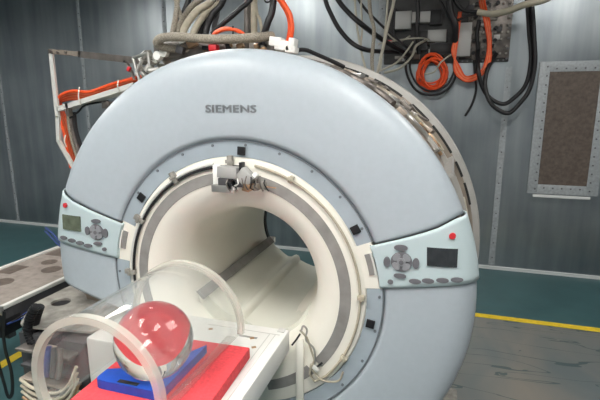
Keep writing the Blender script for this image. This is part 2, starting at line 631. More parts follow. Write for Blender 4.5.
# cream blocks with slot beside each control panel
for s in (1, -1):
    th0, th1 = (gaps[0], gaps[1]) if s > 0 else (PI - gaps[1], PI - gaps[0])
    bl = obj('cream_block', lathe([(.555, 1.738), (.628, 1.738), (.628, 1.79), (.555, 1.79)], 10, True, th0, th1), 'cream', G)
    a0, a1 = R(11), R(19.5)
    if s < 0: a0, a1 = PI - a1, PI - a0
    obj('slot_recess', lathe([(.585, 1.737), (.606, 1.737), (.606, 1.733), (.585, 1.733)], 8, True, a0, a1), 'band', bl)
    obj('slot_edge', lathe([(.608, 1.738), (.616, 1.738), (.616, 1.728), (.608, 1.728)], 8, True, a0, a1), 'white2', bl)

# cream funnel and bore (one moulded surface) and the grey band let into it
FUN = [(.566, 1.748), (.560, 1.738), (.545, 1.735), (.505, 1.733), (.455, 1.732), (.425, 1.738), (.395, 1.752), (.368, 1.775), (.350, 1.800),
       (.336, 1.83), (.326, 1.87), (.316, 1.93), (.307, 2.02), (.301, 2.15), (.300, 2.5), (.300, 2.72), (.304, 2.80), (.316, 2.845), (.345, 2.865)]
obj('bore_funnel', lathe(FUN + [(.60, 2.865), (.60, 1.80)][::1], 128), 'cream', G)
bandp = [(.456, 1.7325), (.457, 1.729), (.502, 1.730), (.503, 1.7335)]
obj('grey_band', lathe(bandp, 120, True, R(-40), R(246)), 'band', G)
obj('grey_band', lathe(bandp, 24, True, R(-74), R(-46)), 'band', G)
obj('funnel_rib', lim(-.55, -.515, 1.715, 1.734, .50, .86, .006), 'cream', G)
obj('rear_edge_seal', lathe([(.299, 2.825), (.315, 2.825), (.315, 2.85), (.299, 2.85)], 96), 'blackp', G)

# rear body: vacuum vessel, rear flange, rear plate
obj('vessel', lathe([(.60, 1.80), (.955, 1.84), (.965, 1.86), (.965, 2.66), (.955, 2.72), (.60, 2.85)], 128), 'vessel', G)
rf = obj('rear_flange', lathe([(1.014, 2.60), (1.046, 2.603), (1.050, 2.612), (1.050, 2.70), (.955, 2.71), (.955, 2.645), (1.014, 2.645)], 128), 'rim', G)
obj('inner_ring', lathe([(.955, 2.592), (1.014, 2.598), (1.014, 2.64), (.955, 2.64)], 128), 'vessel', G)
for a0, a1 in ((14, 21), (23, 28), (31, 41), (43, 50), (54, 64), (66, 74)):
    obj('flange_slot', lathe([(1.007, 2.592), (1.019, 2.5965), (1.019, 2.606), (1.007, 2.606)], 8, True, R(a0), R(a1)), 'darkcap', rf)
bm = lathe([(.955, 2.40), (.99, 2.40), (.99, 2.43), (.955, 2.43)], 128)
obj('vessel_hoop', bm, 'rim', G)
bm = lathe([(.955, 2.50), (.972, 2.50), (.972, 2.515), (.955, 2.515)], 128)
obj('vessel_hoop', bm, 'vessel', G)
# straps and pipework lying across the vessel in the gap behind the cover
for th in (29.5, 72):
    a = R(th)
    bm = bmesh.new()
    prism(bm, [ringpt(.965, a - .010, 2.0), ringpt(.965, a + .010, 2.0), ringpt(.965, a + .010, 2.62), ringpt(.965, a - .010, 2.62)],
          [ringpt(1.0, a - .010, 2.0), ringpt(1.0, a + .010, 2.0), ringpt(1.012, a + .010, 2.62), ringpt(1.012, a - .010, 2.62)])
    obj('strap', bm, 'rim', G)
for i, (a0, a1, r0, y0, y1, rad, m) in enumerate(((36, 88, .985, 2.12, 2.30, .012, 'steel'), (34, 66, .99, 2.34, 2.46, .012, 'hoseb'), (34, 50, .985, 2.2, 2.52, .009, 'copper'),
                                     (46, 82, .985, 2.5, 2.25, .011, 'steel'), (8, 17, .985, 2.42, 2.56, .010, 'hoseb'), (52, 95, .99, 2.05, 2.15, .016, 'steeld'))):
    pts = [ringpt(r0, R(a0 + (a1 - a0) * t / 14), y0 + (y1 - y0) * t / 14 + .02 * math.sin(t * 1.7 + i)) for t in range(15)]
    bm = bmesh.new(); tube(bm, pts, rad, 8, 3); obj('coolant_pipe', bm, m, G)
for i in range(26):
    th = rnd.uniform(33, 95); y = rnd.uniform(2.06, 2.55)
    bm = bx(ringpt(.98 + rnd.uniform(0, .01), R(th), y), (rnd.uniform(.02, .09), rnd.uniform(.02, .06), rnd.uniform(.012, .03)), .002,
            Matrix.Rotation(-R(th - 90) + rnd.uniform(-.1, .1), 3, 'Y') @ Matrix.Rotation(rnd.uniform(-.6, .6), 3, 'Z'))
    obj('fitting', bm, rnd.choice(['steel', 'steeld', 'copper', 'white2', 'vessel']), G)

for i in range(30):
    th = rnd.uniform(40, 84)
    bm = bx(ringpt(rnd.uniform(.985, 1.005), R(th), rnd.uniform(2.30, 2.57)), (rnd.uniform(.02, .11), rnd.uniform(.02, .05), rnd.uniform(.008, .02)), .002,
            Matrix.Rotation(-R(th - 90) + rnd.uniform(-.35, .35), 3, 'Y') @ Matrix.Rotation(rnd.uniform(-.8, .8), 3, 'Z'))
    obj('fitting', bm, rnd.choice(['steel', 'steeld', 'bracket', 'black', 'vessel', 'steeld', 'tan']), G)

# rails of the bed inside the bore
def extr(outline, y0, y1):
    bm = bmesh.new()
    prism(bm, [Vector((x, y0, z)) for x, z in outline], [Vector((x, y1, z)) for x, z in outline])
    return bm


top = [(-1.078, .945), (-1.045, .925), (-1.033, .906), (-.998, .882), (-.965, .855), (-.941, .842), (-.918, .843), (-.900, .855), (-.885, .861), (-.866, .852), (-.858, .824),
       (-.816, .806), (-.77, .792), (-.72, .790), (-.66, .805), (-.615, .835), (-.585, .862), (-.565, .895)]
bot = [(-.545, .895), (-.58, .83), (-.66, .782), (-.82, .772), (-.98, .79), (-1.06, .83), (-1.10, .90), (-1.105, .935)]
br = obj('bed_guide', extr(top + bot, 1.88, 2.79), 'bore', G, smooth=50)
obj('guide_strip', extr([(-1.086, .962), (-1.050, .926), (-1.040, .934), (-1.074, .972)], 1.83, 2.79), 'band', br)
obj('guide_end_cap', lim(-1.078, -1.04, 2.79, 2.81, .925, .965, .004), 'white2', br)

# tubes and clips running round the funnel
def arc(r, a, b, y, n=24): return [ringpt(r, R(a + (b - a) * i / n), y) for i in range(n + 1)]
bm = bmesh.new(); tube(bm, arc(.527, 188, 84, 1.724, 40) + [Vector(v) for v in (ringpt(.50, R(80), 1.715), ringpt(.475, R(77), 1.71))], .006, 8, 1, raw=True)
obj('rim_cable', bm, 'black', G)['label'] = 'black cable round the left of the funnel'
bm = bmesh.new(); tube(bm, arc(.540, 188, 100, 1.728, 40), .007, 8, 1, raw=True)
obj('rim_hose', bm, 'white2', G)
bm = bmesh.new(); tube(bm, arc(.541, 80, -42, 1.726, 50) + [ringpt(.53, R(-48), 1.722), ringpt(.49, R(-47), 1.716), ringpt(.46, R(-42), 1.712)], .0055, 8, 1, raw=True)
obj('rim_hose', bm, 'hoseb', G)
for th in (91.4, 121.2, 150.7, 179.1, 62.6, 1.9, -28.5):
    rot = Matrix.Rotation(-R(th - 90), 3, 'Y')
    big = th > 80
    bm = bmesh.new()
    box(bm, ringpt(.546, R(th), 1.724), (.022 if big else .016, .022, .052 if big else .03), rot, .002)
    box(bm, ringpt(.548, R(th), 1.712), (.034 if big else .026, .006, .014), rot, .001)
    obj('cable_clip', bm, 'tan' if not big else 'bracket', G)

# loose wires dangling out of the bore at the lower right
for i, (pts, m, r) in enumerate((([(300, 330), (307, 338), (311, 350), (314, 360), (312, 368), (322, 380), (338, 381), (343, 372)], 'hoseb', .0045),
                              ([(301, 332), (303, 326), (307, 330), (306, 340), (314, 349), (315, 366)], 'steel', .004),
                              ([(300, 334), (296, 340), (292, 345)], 'black', .004),
                              ([(312, 369), (318, 366), (322, 363)], 'black', .0045))):
    bm = bmesh.new(); tube(bm, [at(px, py, 1.712 + (.0 if py < 345 else .004)) for px, py in pts], r, 8, 6)
    obj('loose_wire', bm, m, G)
obj('wire_connector', bx(at(316, 368, 1.715), (.03, .02, .02), .003, Matrix.Rotation(.7, 3, 'Y')), 'white2', G)

# ------------------------------------------------------------------ sensor head clamped to the top of the funnel
p0 = at(240, 178, 1.70)
sh = thing('sensor_bracket', p0, 'grey metal sensor assembly with wires clamped above the bore opening', 'sensor')
def q(px, py, Y=1.69): return at(px, py, Y)
for nm, px, py, w, d, h, m, ry in (('mount_plate', 230, 178, .10, .012, .075, 'white2', 0), ('side_plate', 217, 177, .030, .02, .10, 'white', 0),
                             ('lower_plate', 225, 188, .10, .05, .030, 'steel', 0), ('housing', 229, 172, .085, .05, .045, 'pale', .05),
                             ('housing', 246, 177, .065, .045, .055, 'pale', .75), ('connector', 241, 183, .035, .04, .03, 'boxd', 0), ('connector', 232, 185, .025, .05, .03, 'black', 0),
                             ('white_cap', 255, 176, .02, .03, .024, 'white', .6), ('white_cap', 236, 187, .018, .05, .016, 'white', 0), ('copper_block', 248, 187, .03, .05, .03, 'copper', .2),
                             ('copper_block', 257, 187, .022, .04, .026, 'vessel', -.2), ('copper_block', 264, 185, .015, .03, .03, 'bracket', 0), ('black_post', 242, 167, .016, .03, .04, 'black', 0),
                             ('housing', 226, 181, .05, .05, .03, 'boxd', 0)):
    Y = 1.712 - d / 2
    obj(nm, bx(q(px, py, Y), (w, d, h), .003, Matrix.Rotation(ry, 3, 'Y')), m, sh)
for i in range(9):
    x = 228 + i * 4.6
    bm = bmesh.new()
    tube(bm, [q(x, 178 + rnd.uniform(-2, 2), 1.66), q(x + rnd.uniform(-3, 3), 184, 1.645), q(x + rnd.uniform(-4, 4), 188 + rnd.uniform(-2, 3), 1.66), q(x + 3, 190, 1.675)], .0028, 6, 5)
    obj('lead_wire', bm, rnd.choice(['black', 'copper', 'white2', 'steeld', 'hoseb']), sh)
bm = bmesh.new(); tube(bm, [q(262, 186, 1.70), q(268, 187, 1.69), q(276, 188, 1.69)], .003, 6, 5); obj('lead_wire', bm, 'copper', sh)

# ------------------------------------------------------------------ structures under the missing cover, left
obj('dock_column', lim(-1.455, -1.16, 1.50, 1.735, .25, .835, .012), 'white2', G)
obj('support_frame', lim(-1.66, -1.46, 1.66, 1.90, .0, .80, .004), 'steeld', G)
mp_ = thing('mounting_shelf', (-1.70, 1.78, .80), 'beige metal shelf plate with a round black hole below the left cover', 'shelf')
hc = at(61, 302, 1.80)
zc = .835
kk = (zc - H) / (at(61, 302, 1.8).z - H)
hx, hy = 0 + (at(61, 302, 1.8).x) * kk, 1.8 * kk
bm = bmesh.new()
out = [(-1.97, 1.70), (-1.97, 1.98), (-1.55, 1.98), (-1.42, 1.86), (-1.42, 1.56), (-1.83, 1.50)]
# plate with a hole: ring of quads from the outline to the hole
n = 36
hr = .048
inner = [(hx + hr * math.cos(2 * PI * i / n), hy + hr * math.sin(2 * PI * i / n)) for i in range(n)]
def ray_out(a):
    d = (math.cos(a), math.sin(a)); best = 9
    for (x1, y1), (x2, y2) in zip(out, out[1:] + out[:1]):
        ex, ey = x2 - x1, y2 - y1
        den = d[0] * ey - d[1] * ex
        if abs(den) < 1e-9: continue
        t = ((x1 - hx) * ey - (y1 - hy) * ex) / den
        u = ((x1 - hx) * d[1] - (y1 - hy) * d[0]) / den
        if t > 0 and -1e-6 <= u <= 1 + 1e-6: best = min(best, t)
    return (hx + d[0] * best, hy + d[1] * best)
angs = [2 * PI * i / n for i in range(n)]
outer = [ray_out(a) for a in angs]
for z0, z1 in ((zc, zc - .012),):
    T = [[bm.verts.new((x, y, z)) for x, y in pl] for pl in (inner, outer) for z in (z0, z1)]
    it, ib, ot, ob = T
    for i in range(n):
        j = (i + 1) % n
        bm.faces.new((it[i], it[j], ot[j], ot[i])); bm.faces.new((ib[j], ib[i], ob[i], ob[j]))
        bm.faces.new((it[j], it[i], ib[i], ib[j])); bm.faces.new((ot[i], ot[j], ob[j], ob[i]))
pl = obj('plate', bm, 'bracket', mp_)
bm = bmesh.new(); cyl(bm, (hx, hy, zc - .012), (hx, hy, zc - .09), hr + .004, 24); obj('hole_cup', bm, 'black', mp_)
obj('slot', lim(-1.60, -1.45, 1.60, 1.625, zc, zc + .002), 'black', mp_)
obj('end_flange', lim(-1.97, -1.96, 1.70, 1.98, .72, zc - .012), 'bracket', mp_)

fb = thing('filter_box', (-1.66, 1.5, 0), 'open electronics box with tan wiring and metal plates below the shelf plate', 'electronics box')
obj('case', lim(-1.84, -1.46, 1.50, 1.62, .30, .80, .004), 'boxd', fb)
for i in range(5):
    z = .745 - i * .075
    obj('rack_plate', lim(-1.80 + .02 * (i % 2), -1.50, 1.44, 1.50, z, z + .012, .001), ('steeld', 'boxd', 'vessel', 'steeld', 'boxd')[i], fb)
for i in range(12):
    obj('module', bx((rnd.uniform(-1.79, -1.50), 1.475, rnd.uniform(.42, .79)), (rnd.uniform(.02, .06), rnd.uniform(.05, .08), rnd.uniform(.015, .04)), .002), rnd.choice(['steel', 'brown', 'boxd', 'tan', 'white2', 'vessel']), fb)
for i in range(6):
    z = .60 - i * .030
    bm = bmesh.new()
    tube(bm, [(-1.78, 1.43, z + .01), (-1.70, 1.42, z - .012), (-1.58, 1.42, z - .014), (-1.51, 1.43, z + .03), (-1.47, 1.45, z + .12)], .0075, 8, 6)
    obj('tan_hose', bm, ('tan', 'hoseb', 'tan', 'copper', 'tan', 'hoseb')[i], fb)
for i in range(3):
    bm = bmesh.new()
    tube(bm, [(-1.60 + i * .03, 1.44, .80), (-1.60 + i * .035, 1.42, .73), (-1.62 + i * .03, 1.43, .66)], .013, 8, 6)
    obj('blue_lead', bm, ('blued', 'boxd', 'steeld')[i], fb)

cc = thing('cable_conduit', at(33, 340, 1.5), 'black ribbed conduit bundle hanging at the outer end of the shelf plate', 'conduit')
for k, (pts) in enumerate(([(36, 306), (30, 318), (28, 332), (33, 344)], [(40, 306), (36, 318), (34, 330), (38, 346)], [(33, 312), (27, 325), (30, 340), (38, 352)])):
    P = smooth_path([at(px, py, 1.50 + k * .03) for px, py in pts], 9)
    for_p = []
    bm = bmesh.new()
    tube(bm, P, .014, 10, raw=True)
    for j in range(1, len(P) - 1, 2):
        d = (P[j + 1] - P[j - 1]).normalized() * .005
        cyl(bm, P[j] - d, P[j] + d, .021, 12)
    obj('ribbed_sleeve', bm, 'black', cc)
for k, (m, dx) in enumerate((('orange', 0), ('yellow', 3), ('red', 5), ('hoseb', 7))):
    bm = bmesh.new()
    tube(bm, [at(32 + dx, 340, 1.52), at(30 + dx, 355, 1.52), at(33 + dx, 368, 1.54), at(44 + dx, 382, 1.56), at(60 + dx, 392, 1.58)], .006, 8, 6)
    obj('coloured_lead', bm, m, cc)

# ------------------------------------------------------------------ patient table
T = thing('patient_table', (-.85, .9, 0), 'white patient table top running into the scanner bore', 'patient table')
obj('table_board', lim(-1.10, -.575, -.45, 1.715, .80, .90, .008), 'white', T)
for x in (-.62, -.645, -1.06):
    obj('groove', lim(x, x + .004, -.4, 1.66, .8995, .9008), 'white2', T)
obj('end_recess', lim(-.93, -.60, 1.655, 1.66, .8995, .9012), 'white2', T)
for x, y in ((-.70, 1.60), (-.665, 1.535), (-.90, 1.62)):
    obj('lock_slot', bx((x, y, .901), (.018, .012, .004), .001, Matrix.Rotation(.6, 3, 'Z')), 'copper', T)
obj('end_clip', lim(-.62, -.59, 1.68, 1.712, .90, .905, .001), 'white2', T)
obj('handle_slot', lim(-.76, -.68, 1.60, 1.612, .8995, .9015), 'pale', T)
obj('under_carriage', lim(-1.0, -.68, -.3, 1.45, .70, .80, .01), 'white2', T)
obj('pedestal', lim(-.98, -.70, -.1, .9, .0, .70, .02), 'white2', T)

rotp = Matrix.Rotation(R(2.2), 3, 'Z')
tag(obj('foam_pad', bx((-.845, 1.03, .9235), (.43, .84, .046), .006, rotp), 'foam'), 'flat red foam pad lying on the white table', 'foam pad')

# blue tray with a shallow dish and a grip slot
tr = bmesh.new()
tcx, tcy, tz0, tz1 = -.905, 1.232, .947, .978
cxs, cys = -.878 - tcx, 1.198 - tcy
def sup(w, h):
    P_ = []
    for i in range(n):
        c, s_ = math.cos(2 * PI * i / n), math.sin(2 * PI * i / n)
        t = (abs(c / w) ** 3 + abs(s_ / h) ** 3) ** (-1 / 3)
        P_.append((c * t, s_ * t))
    return P_
def rrect(w, h, r, n):
    pts = []
    for i in range(n):
        a = 2 * PI * i / n
        c, s_ = math.cos(a), math.sin(a)
        k_ = 14
        t = (abs(c / w) ** k_ + abs(s_ / h) ** k_) ** (-1 / k_)
        pts.append((c * t, s_ * t))
    return pts
n = 128
ro = rrect(.120, .156, .02, n)


ro = []
for i in range(n):
    a = 2 * PI * i / n
    c, s_ = math.cos(a), math.sin(a)
    tx = ((.124 if c > 0 else -.120) - cxs) / c if abs(c) > 1e-6 else 9
    ty = ((.156 if s_ > 0 else -.156) - cys) / s_ if abs(s_) > 1e-6 else 9
    t = (abs(tx) ** -16 + abs(ty) ** -16) ** (-1 / 16)
    ro.append((cxs + t * c, cys + t * s_))
arc_o = [ro[i % n] for i in range(int(n * 205 / 360), n + int(n * 66 / 360))]
arc_i = [(cxs + .0845 * math.cos(2 * PI * i / n), cys + .0845 * math.sin(2 * PI * i / n)) for i in range(int(n * 205 / 360), n + int(n * 66 / 360))]
out_p = [(tcx + x, tcy + y) for x, y in arc_o]
in_p = [(tcx + x, tcy + y) for x, y in arc_i]
lay_ = [([tr.verts.new((x, y, z)) for x, y in P_]) for P_, z in ((out_p, tz0), (out_p, tz1), (in_p, tz1), (in_p, tz0))]
for A, B in zip(lay_, lay_[1:] + lay_[:1]):
    for i in range(len(A) - 1):
        tr.faces.new((A[i], A[i + 1], B[i + 1], B[i]))
tr.faces.new([l_[0] for l_ in lay_]); tr.faces.new([l_[-1] for l_ in lay_][::-1])
TR = tag(obj('phantom_tray', tr, 'blue', smooth=30), 'bright blue tray with a grip slot, lying on the red pad under the glass ball', 'tray')
TR['_w'] = (0, 0, 0)
obj('grip_slot', lim(-.945, -.870, 1.083, 1.100, .9775, .9785, .0003), 'black', TR)
# ball phantom
bm = bmesh.new()
bmesh.ops.create_uvsphere(bm, u_segments=64, v_segments=40, radius=.128)
bmesh.ops.translate(bm, vec=(-.878, 1.198, 1.0755), verts=bm.verts[:])
tag(obj('glass_ball', bm, 'glass'), 'clear liquid-filled glass ball resting on the blue tray', 'glass ball')

# clear acrylic half tube with two thick rims
Cf, Yf, Cr, Yr = Vector((-.997, .966)), 1.05, Vector((-.935, 1.0)), 1.50
AC = thing('acrylic_tube', (-.97, 1.27, .95), 'clear acrylic half tube with milky rims arched over the glass ball', 'acrylic tube')
def sec(t, r, a):
    c = Cf.lerp(Cr, t); y = Yf + (Yr - Yf) * t
    return Vector((c.x + r * math.cos(a), y, c.y + r * math.sin(a)))
def shell(t0, t1, r0, r1, a0, a1, nt, na):
    bm = bmesh.new()
    V = {}
    for i in range(nt + 1):
        for j in range(na + 1):
            for k_, r in enumerate((r0, r1)):
                V[i, j, k_] = bm.verts.new(sec(t0 + (t1 - t0) * i / nt, r, a0 + (a1 - a0) * j / na))
    for i in range(nt):
        for j in range(na):
            for k_ in (0, 1):
                f = (V[i, j, k_], V[i + 1, j, k_], V[i + 1, j + 1, k_], V[i, j + 1, k_]); bm.faces.new(f if k_ else f[::-1])
    for i in range(nt):
        for j in (0, na):
            bm.faces.new((V[i, j, 0], V[i, j, 1], V[i + 1, j, 1], V[i + 1, j, 0]))
    for j in range(na):
        for i in (0, nt):
            bm.faces.new((V[i, j, 0], V[i, j + 1, 0], V[i, j + 1, 1], V[i, j, 1]))
    return bm
A0, A1 = R(-6), R(208)
obj('clear_shell', shell(.03, .97, .232, .237, A0, A1, 2, 64), 'acryl', AC)
obj('front_rim', shell(-.02, .03, .222, .246, A0, A1, 1, 64), 'rimac', AC)
obj('rear_rim', shell(.97, 1.01, .226, .246, A0, A1, 1, 64), 'rimac', AC)
obj('foot_rail', lim(-.742 - .02, -.742 + .016, 1.05, 1.5, .9465, .955, .002), 'acryl', AC)

# ------------------------------------------------------------------ equipment trolley, left
TY = thing('equipment_trolley', (-2.66, 2.7, 0), 'low metal trolley with perforated brown top left of the scanner', 'trolley')
zt_ = .70
obj('top_board', lim(-2.92, -2.37, 1.84, 3.76, zt_ - .02, zt_, .002), 'trol', TY)
for x in (-2.945, -2.37):
    obj('side_rail', lim(x, x + .028, 1.84, 3.78, zt_ - .012, zt_ + .012, .002), 'white2', TY)
    obj('side_apron', lim(x + .004, x + .024, 1.85, 3.77, zt_ - .10, zt_ - .012, .001), 'boxd', TY)
obj('end_rail', lim(-2.945, -2.342, 1.82, 1.84, zt_ - .05, zt_ + .012, .002), 'steel', TY)
obj('end_rail', lim(-2.92, -2.365, 3.76, 3.78, zt_ - .065, zt_ + .008, .002), 'steel', TY)
for c, s_ in (((-2.52, 2.86), (.20, .22)), ((-2.78, 2.74), (.22, .15)), ((-2.80, 3.02), (.20, .12)), ((-2.55, 3.20), (.24, .12)), ((-2.78, 3.36), (.24, .12)), ((-2.84, 2.34), (.12, .16)), ((-2.5, 2.5), (.03, .03))):
    obj('cutout', bx((c[0], c[1], zt_ + .0006), (s_[0], s_[1], .0012), .0003), 'brown', TY)
for c in ((-2.58, 2.42), (-2.72, 2.54), (-2.70, 2.14)):
    bm = bmesh.new(); cyl(bm, (c[0], c[1], zt_), (c[0], c[1], zt_ + .0016), .066 if c[0] > -2.71 else .055, 32); obj('round_cutout', bm, 'brown', TY)
for x, y in ((-2.42, 3.05), (-2.90, 3.05), (-2.40, 3.68), (-2.90, 3.68)):
    obj('leg', lim(x - .02, x + .02, y - .02, y + .02, 0, zt_ - .06), 'boxd', TY)
obj('corner_bracket', lim(-2.375, -2.345, 1.85, 1.90, .50, zt_ - .012, .003), 'boxd', TY)
obj('corner_box', lim(-2.42, -2.34, 1.80, 1.94, .53, .63, .006), 'black', TY)
for i in range(5):
    bm = bmesh.new()
    pts = [(-2.335, 1.84 + i * .03, .60), (-2.33 - .004 * i, 2.05, .59 + .018 * math.sin(i)), (-2.32, 2.35, .60 - .03 * (i % 3)), (-2.33, 2.6, .63 - .02 * i), (-2.35, 2.9, .64)]
    tube(bm, pts, .006, 6, 8); obj('side_cable', bm, ('blued', 'black', 'blued', 'white2', 'black')[i], TY)
hk = thing('cable_hook', at(53, 252, 2.95), 'small black clamp standing on the far rail of the trolley', 'clamp')
pz = Vector((-2.62, 3.10, zt_))
bm = bmesh.new(); box(bm, pz + Vector((0, 0, .0535)), (.022, .03, .10), None, .003); box(bm, pz + Vector((.035, 0, .0535)), (.018, .03, .10), None, .003); box(bm, pz + Vector((.017, 0, .10)), (.055, .03, .02), None, .003)
hk.location = pz; hk['_w'] = tuple(pz)
obj('clamp_body', bm, 'black', hk)
bm = bmesh.new()
pts = [at(1, 316, 1.80), at(-3, 340, 1.80), at(-2, 362, 1.80), at(4, 384, 1.80), at(8, 397, 1.81), at(12, 392, 1.80), at(11, 372, 1.80), at(5, 350, 1.80), at(3, 330, 1.79), at(4, 312, 1.79)]
P = smooth_path(pts, 7)
row = []
for i, p in enumerate(P):
    t = (P[min(i + 1, len(P) - 1)] - P[max(i - 1, 0)]).normalized()
    nrm = Vector((0, 1, 0)).cross(t).normalized()
    row.append([bm.verts.new(p + nrm * a + Vector((0, b, 0))) for a, b in ((-.011, 0), (.011, 0), (.011, .004), (-.011, .004))])
for A, B in zip(row, row[1:]):
    for k_ in range(4): bm.faces.new((A[k_], A[(k_ + 1) % 4], B[(k_ + 1) % 4], B[k_]))
bm.faces.new(row[0]); bm.faces.new(row[-1][::-1])
tag(obj('hanging_strap', bm, 'black'), 'black webbing strap hanging in a loop from the trolley corner', 'strap')

# ------------------------------------------------------------------ cable support frame, upper left
YF = 2.25
F = thing('cable_support_frame', at(57, 110, YF), 'grey angle-iron frame holding orange cables left of the scanner', 'support frame')
def bar(px0, px1, w, d, m, nm, Y=YF, Y2=None):
    a, b = at(*px0, Y), at(*px1, Y2 or Y)
    t = (b - a).normalized()
    nrm = Vector((0, 1, 0)).cross(t).normalized() * w / 2
    dd = Vector((0, d, 0))
    bm = bmesh.new()
    prism(bm, [a - nrm, a + nrm, a + nrm + dd, a - nrm + dd], [b - nrm, b + nrm, b + nrm + dd, b - nrm + dd])
    return obj(nm, bm, m, F, smooth=20)
bar((50, 50), (57, 118), .026, .015, 'white2', 'upright')
bar((57, 116), (58, 142), .026, .015, 'white2', 'upright')
bar((58, 141), (73, 168), .024, .015, 'white2', 'lower_brace')
bar((48, 51), (80, 54), .026, .08, 'vessel', 'top_rail')
bar((78, 54), (141, 61), .036, .08, 'steeld', 'top_rail')
bar((57, 109), (133, 85), .028, .10, 'white2', 'shelf_rail')
bar((124, 60), (134, 79), .012, .02, 'steel', 'diagonal_brace')
bar((68, 116), (66, 103), .02, .03, 'steeld', 'hanger')
for px in (52, 58, 66): 
    bm = bmesh.new(); p = at(px, 52.5, YF); cyl(bm, p, p - Vector((0, .008, 0)), .008, 8); obj('bolt', bm, 'steeld', F)
p = at(108, 105, YF + .05); obj('bracket_foot', bx(p, (.05, .05, .04), .003), 'steeld', F)
for i in range(7):
    bm = bmesh.new()
    dy = (i - 3) * 1.8; Yc = YF + .02 + .012 * i
    tube(bm, [at(71 + i * .9, 168, Yc), at(64 + i * .9, 132, Yc), at(57 + .6 * i, 108 - .6 * i, Yc), at(60, 99 + dy * .5, Yc), at(72, 95 + dy * .7, Yc), at(90, 95 + dy * .6, Yc), at(112, 88 + dy * .7, Yc), at(138, 80 + dy * .5, Yc), at(165, 72, Yc)], .0095, 8, 7)
    tag(obj('orange_cable', bm, ('orange', 'orange2')[i % 2]), 'orange cable in the bundle lying on the frame left of the scanner', 'cable', 'orange cables bundled on the support frame')
for i in range(3):
    bm = bmesh.new()
    tube(bm, [at(68 + i * 3, 112, YF + .05), at(70 + i * 3, 130, YF + .05), at(75 + i * 3.5, 150, YF + .05), at(84 + 3 * i, 172, YF + .05)], .012, 8, 7)
    tag(obj('grey_hose', bm, ('hose', 'steeld', 'black')[i]), ('braided grey-brown hose', 'dark metallic hose', 'black cable')[i] + ' dropping beside the orange bundle behind the cover edge', 'hose')
bm = bmesh.new()
tube(bm, [at(70, 118, YF + .04), at(78, 112, YF + .04), at(86, 105, YF + .04), at(108, 101, YF + .05)], .006, 8, 7)
tag(obj('black_cable', bm, 'black'), 'thin black cable sagging below the shelf rail of the frame', 'cable')
for px, py, s_ in ((80, 96, 9), (119, 86, 6), (66, 141, 6)):
    a = at(px - .5, py - s_, YF - .006); b = at(px + .5, py + s_, YF - .006)
    bm = bmesh.new(); tube(bm, [a, (a + b) / 2 - Vector((0, .012, 0)), b], .0035, 6, 5)
    tag(obj('cable_tie', bm, 'tie'), {80: 'white cable tie round the orange bundle near the frame upright', 119: 'white cable tie round the orange bundle near the scanner', 66: 'white cable tie low on the vertical orange cables'}[px], 'cable tie')

# ------------------------------------------------------------------ fittings on top of the scanner
YT = 2.2
vt = thing('valve_cluster', at(148, 66, YT), 'cluster of metal valves and fittings at the upper left edge of the scanner', 'valves')
for i in range(26):
    px = rnd.uniform(136, 168); py = rnd.uniform(56, 80) - (px - 136) * .25
    rot = Matrix.Rotation(rnd.uniform(-.8, .8), 3, 'Y') @ Matrix.Rotation(rnd.uniform(-.8, .8), 3, 'Z')
    obj('fitting', bx(at(px, py, YT + rnd.uniform(-.05, .08)), (rnd.uniform(.02, .06), .04, rnd.uniform(.012, .045)), .003, rot), rnd.choice(['steel', 'white2', 'steeld', 'bracket', 'steel', 'white']), vt)
bm = bmesh.new()
for a, b in (((133, 58), (148, 53)), ((148, 53), (150, 66)), ((133, 58), (140, 82)), ((136, 75), (142, 60)), ((142, 72), (150, 80))):
    cyl(bm, at(*a, YT - .04), at(*b, YT - .04), .009, 8)
obj('pipe', bm, 'steel', vt)
p = at(129, 69, YT); obj('red_valve_cap', bx(p, (.016, .02, .026), .003, Matrix.Rotation(.5, 3, 'Y')), 'red', vt)
for i in range(2):
    bm = bmesh.new(); p = at(160 + 6 * i, 56 - 3 * i, YT - .05); cyl(bm, p, p + Vector((0, -.03, 0)), .022, 16); obj('gauge', bm, ('white', 'white2')[i], vt)

tt = thing('service_turret', at(235, 50, YT + .1), 'low metal connector block on top of the scanner between the hoses', 'connector block')
obj('base_block', bx(at(212, 52, YT + .10) , (.52, .30, .08), .01), 'steeld', tt)
obj('base_block', bx(at(262, 50, YT + .12), (.22, .26, .09), .01), 'bracket', tt)
for i in range(30):
    px = rnd.uniform(176, 280); py = rnd.uniform(40, 50)
    obj('fitting', bx(at(px, py, YT - .06 + rnd.uniform(-.02, .06)), (rnd.uniform(.015, .05), .03, rnd.uniform(.012, .04)), .003, Matrix.Rotation(rnd.uniform(-.6, .6), 3, 'Y')), rnd.choice(['steel', 'white2', 'boxd', 'bracket', 'copper', 'black']), tt)
for px, py, w, h in ((284, 46, .075, .045), (293, 44, .03, .05), (277, 42, .06, .04), (292, 50, .05, .03)):
    obj('white_connector', bx(at(px, py, YT - .06), (w, .06, h), .004, Matrix.Rotation(.15, 3, 'Y')), 'white', tt)
obj('red_cap', bx(at(214, 48, YT - .10), (.045, .04, .035), .008), 'red', tt)
bm = bmesh.new(); tube(bm, [at(296, 50, YT), at(306, 50, YT + .02), at(318, 55, YT + .04), at(334, 62, YT + .06), at(344, 67, YT + .10)], .010, 8, 6)
tag(obj('black_cable', bm, 'black'), 'thick black cable lying along the top edge behind the scanner cover', 'cable')


def cable(nm, pts, r, m, label, cat='cable', group=None, n=10, sub=9):
    bm = bmesh.new(); tube(bm, [at(*p) for p in pts], r, n, sub)
    return tag(obj(nm, bm, m), label, cat, group)


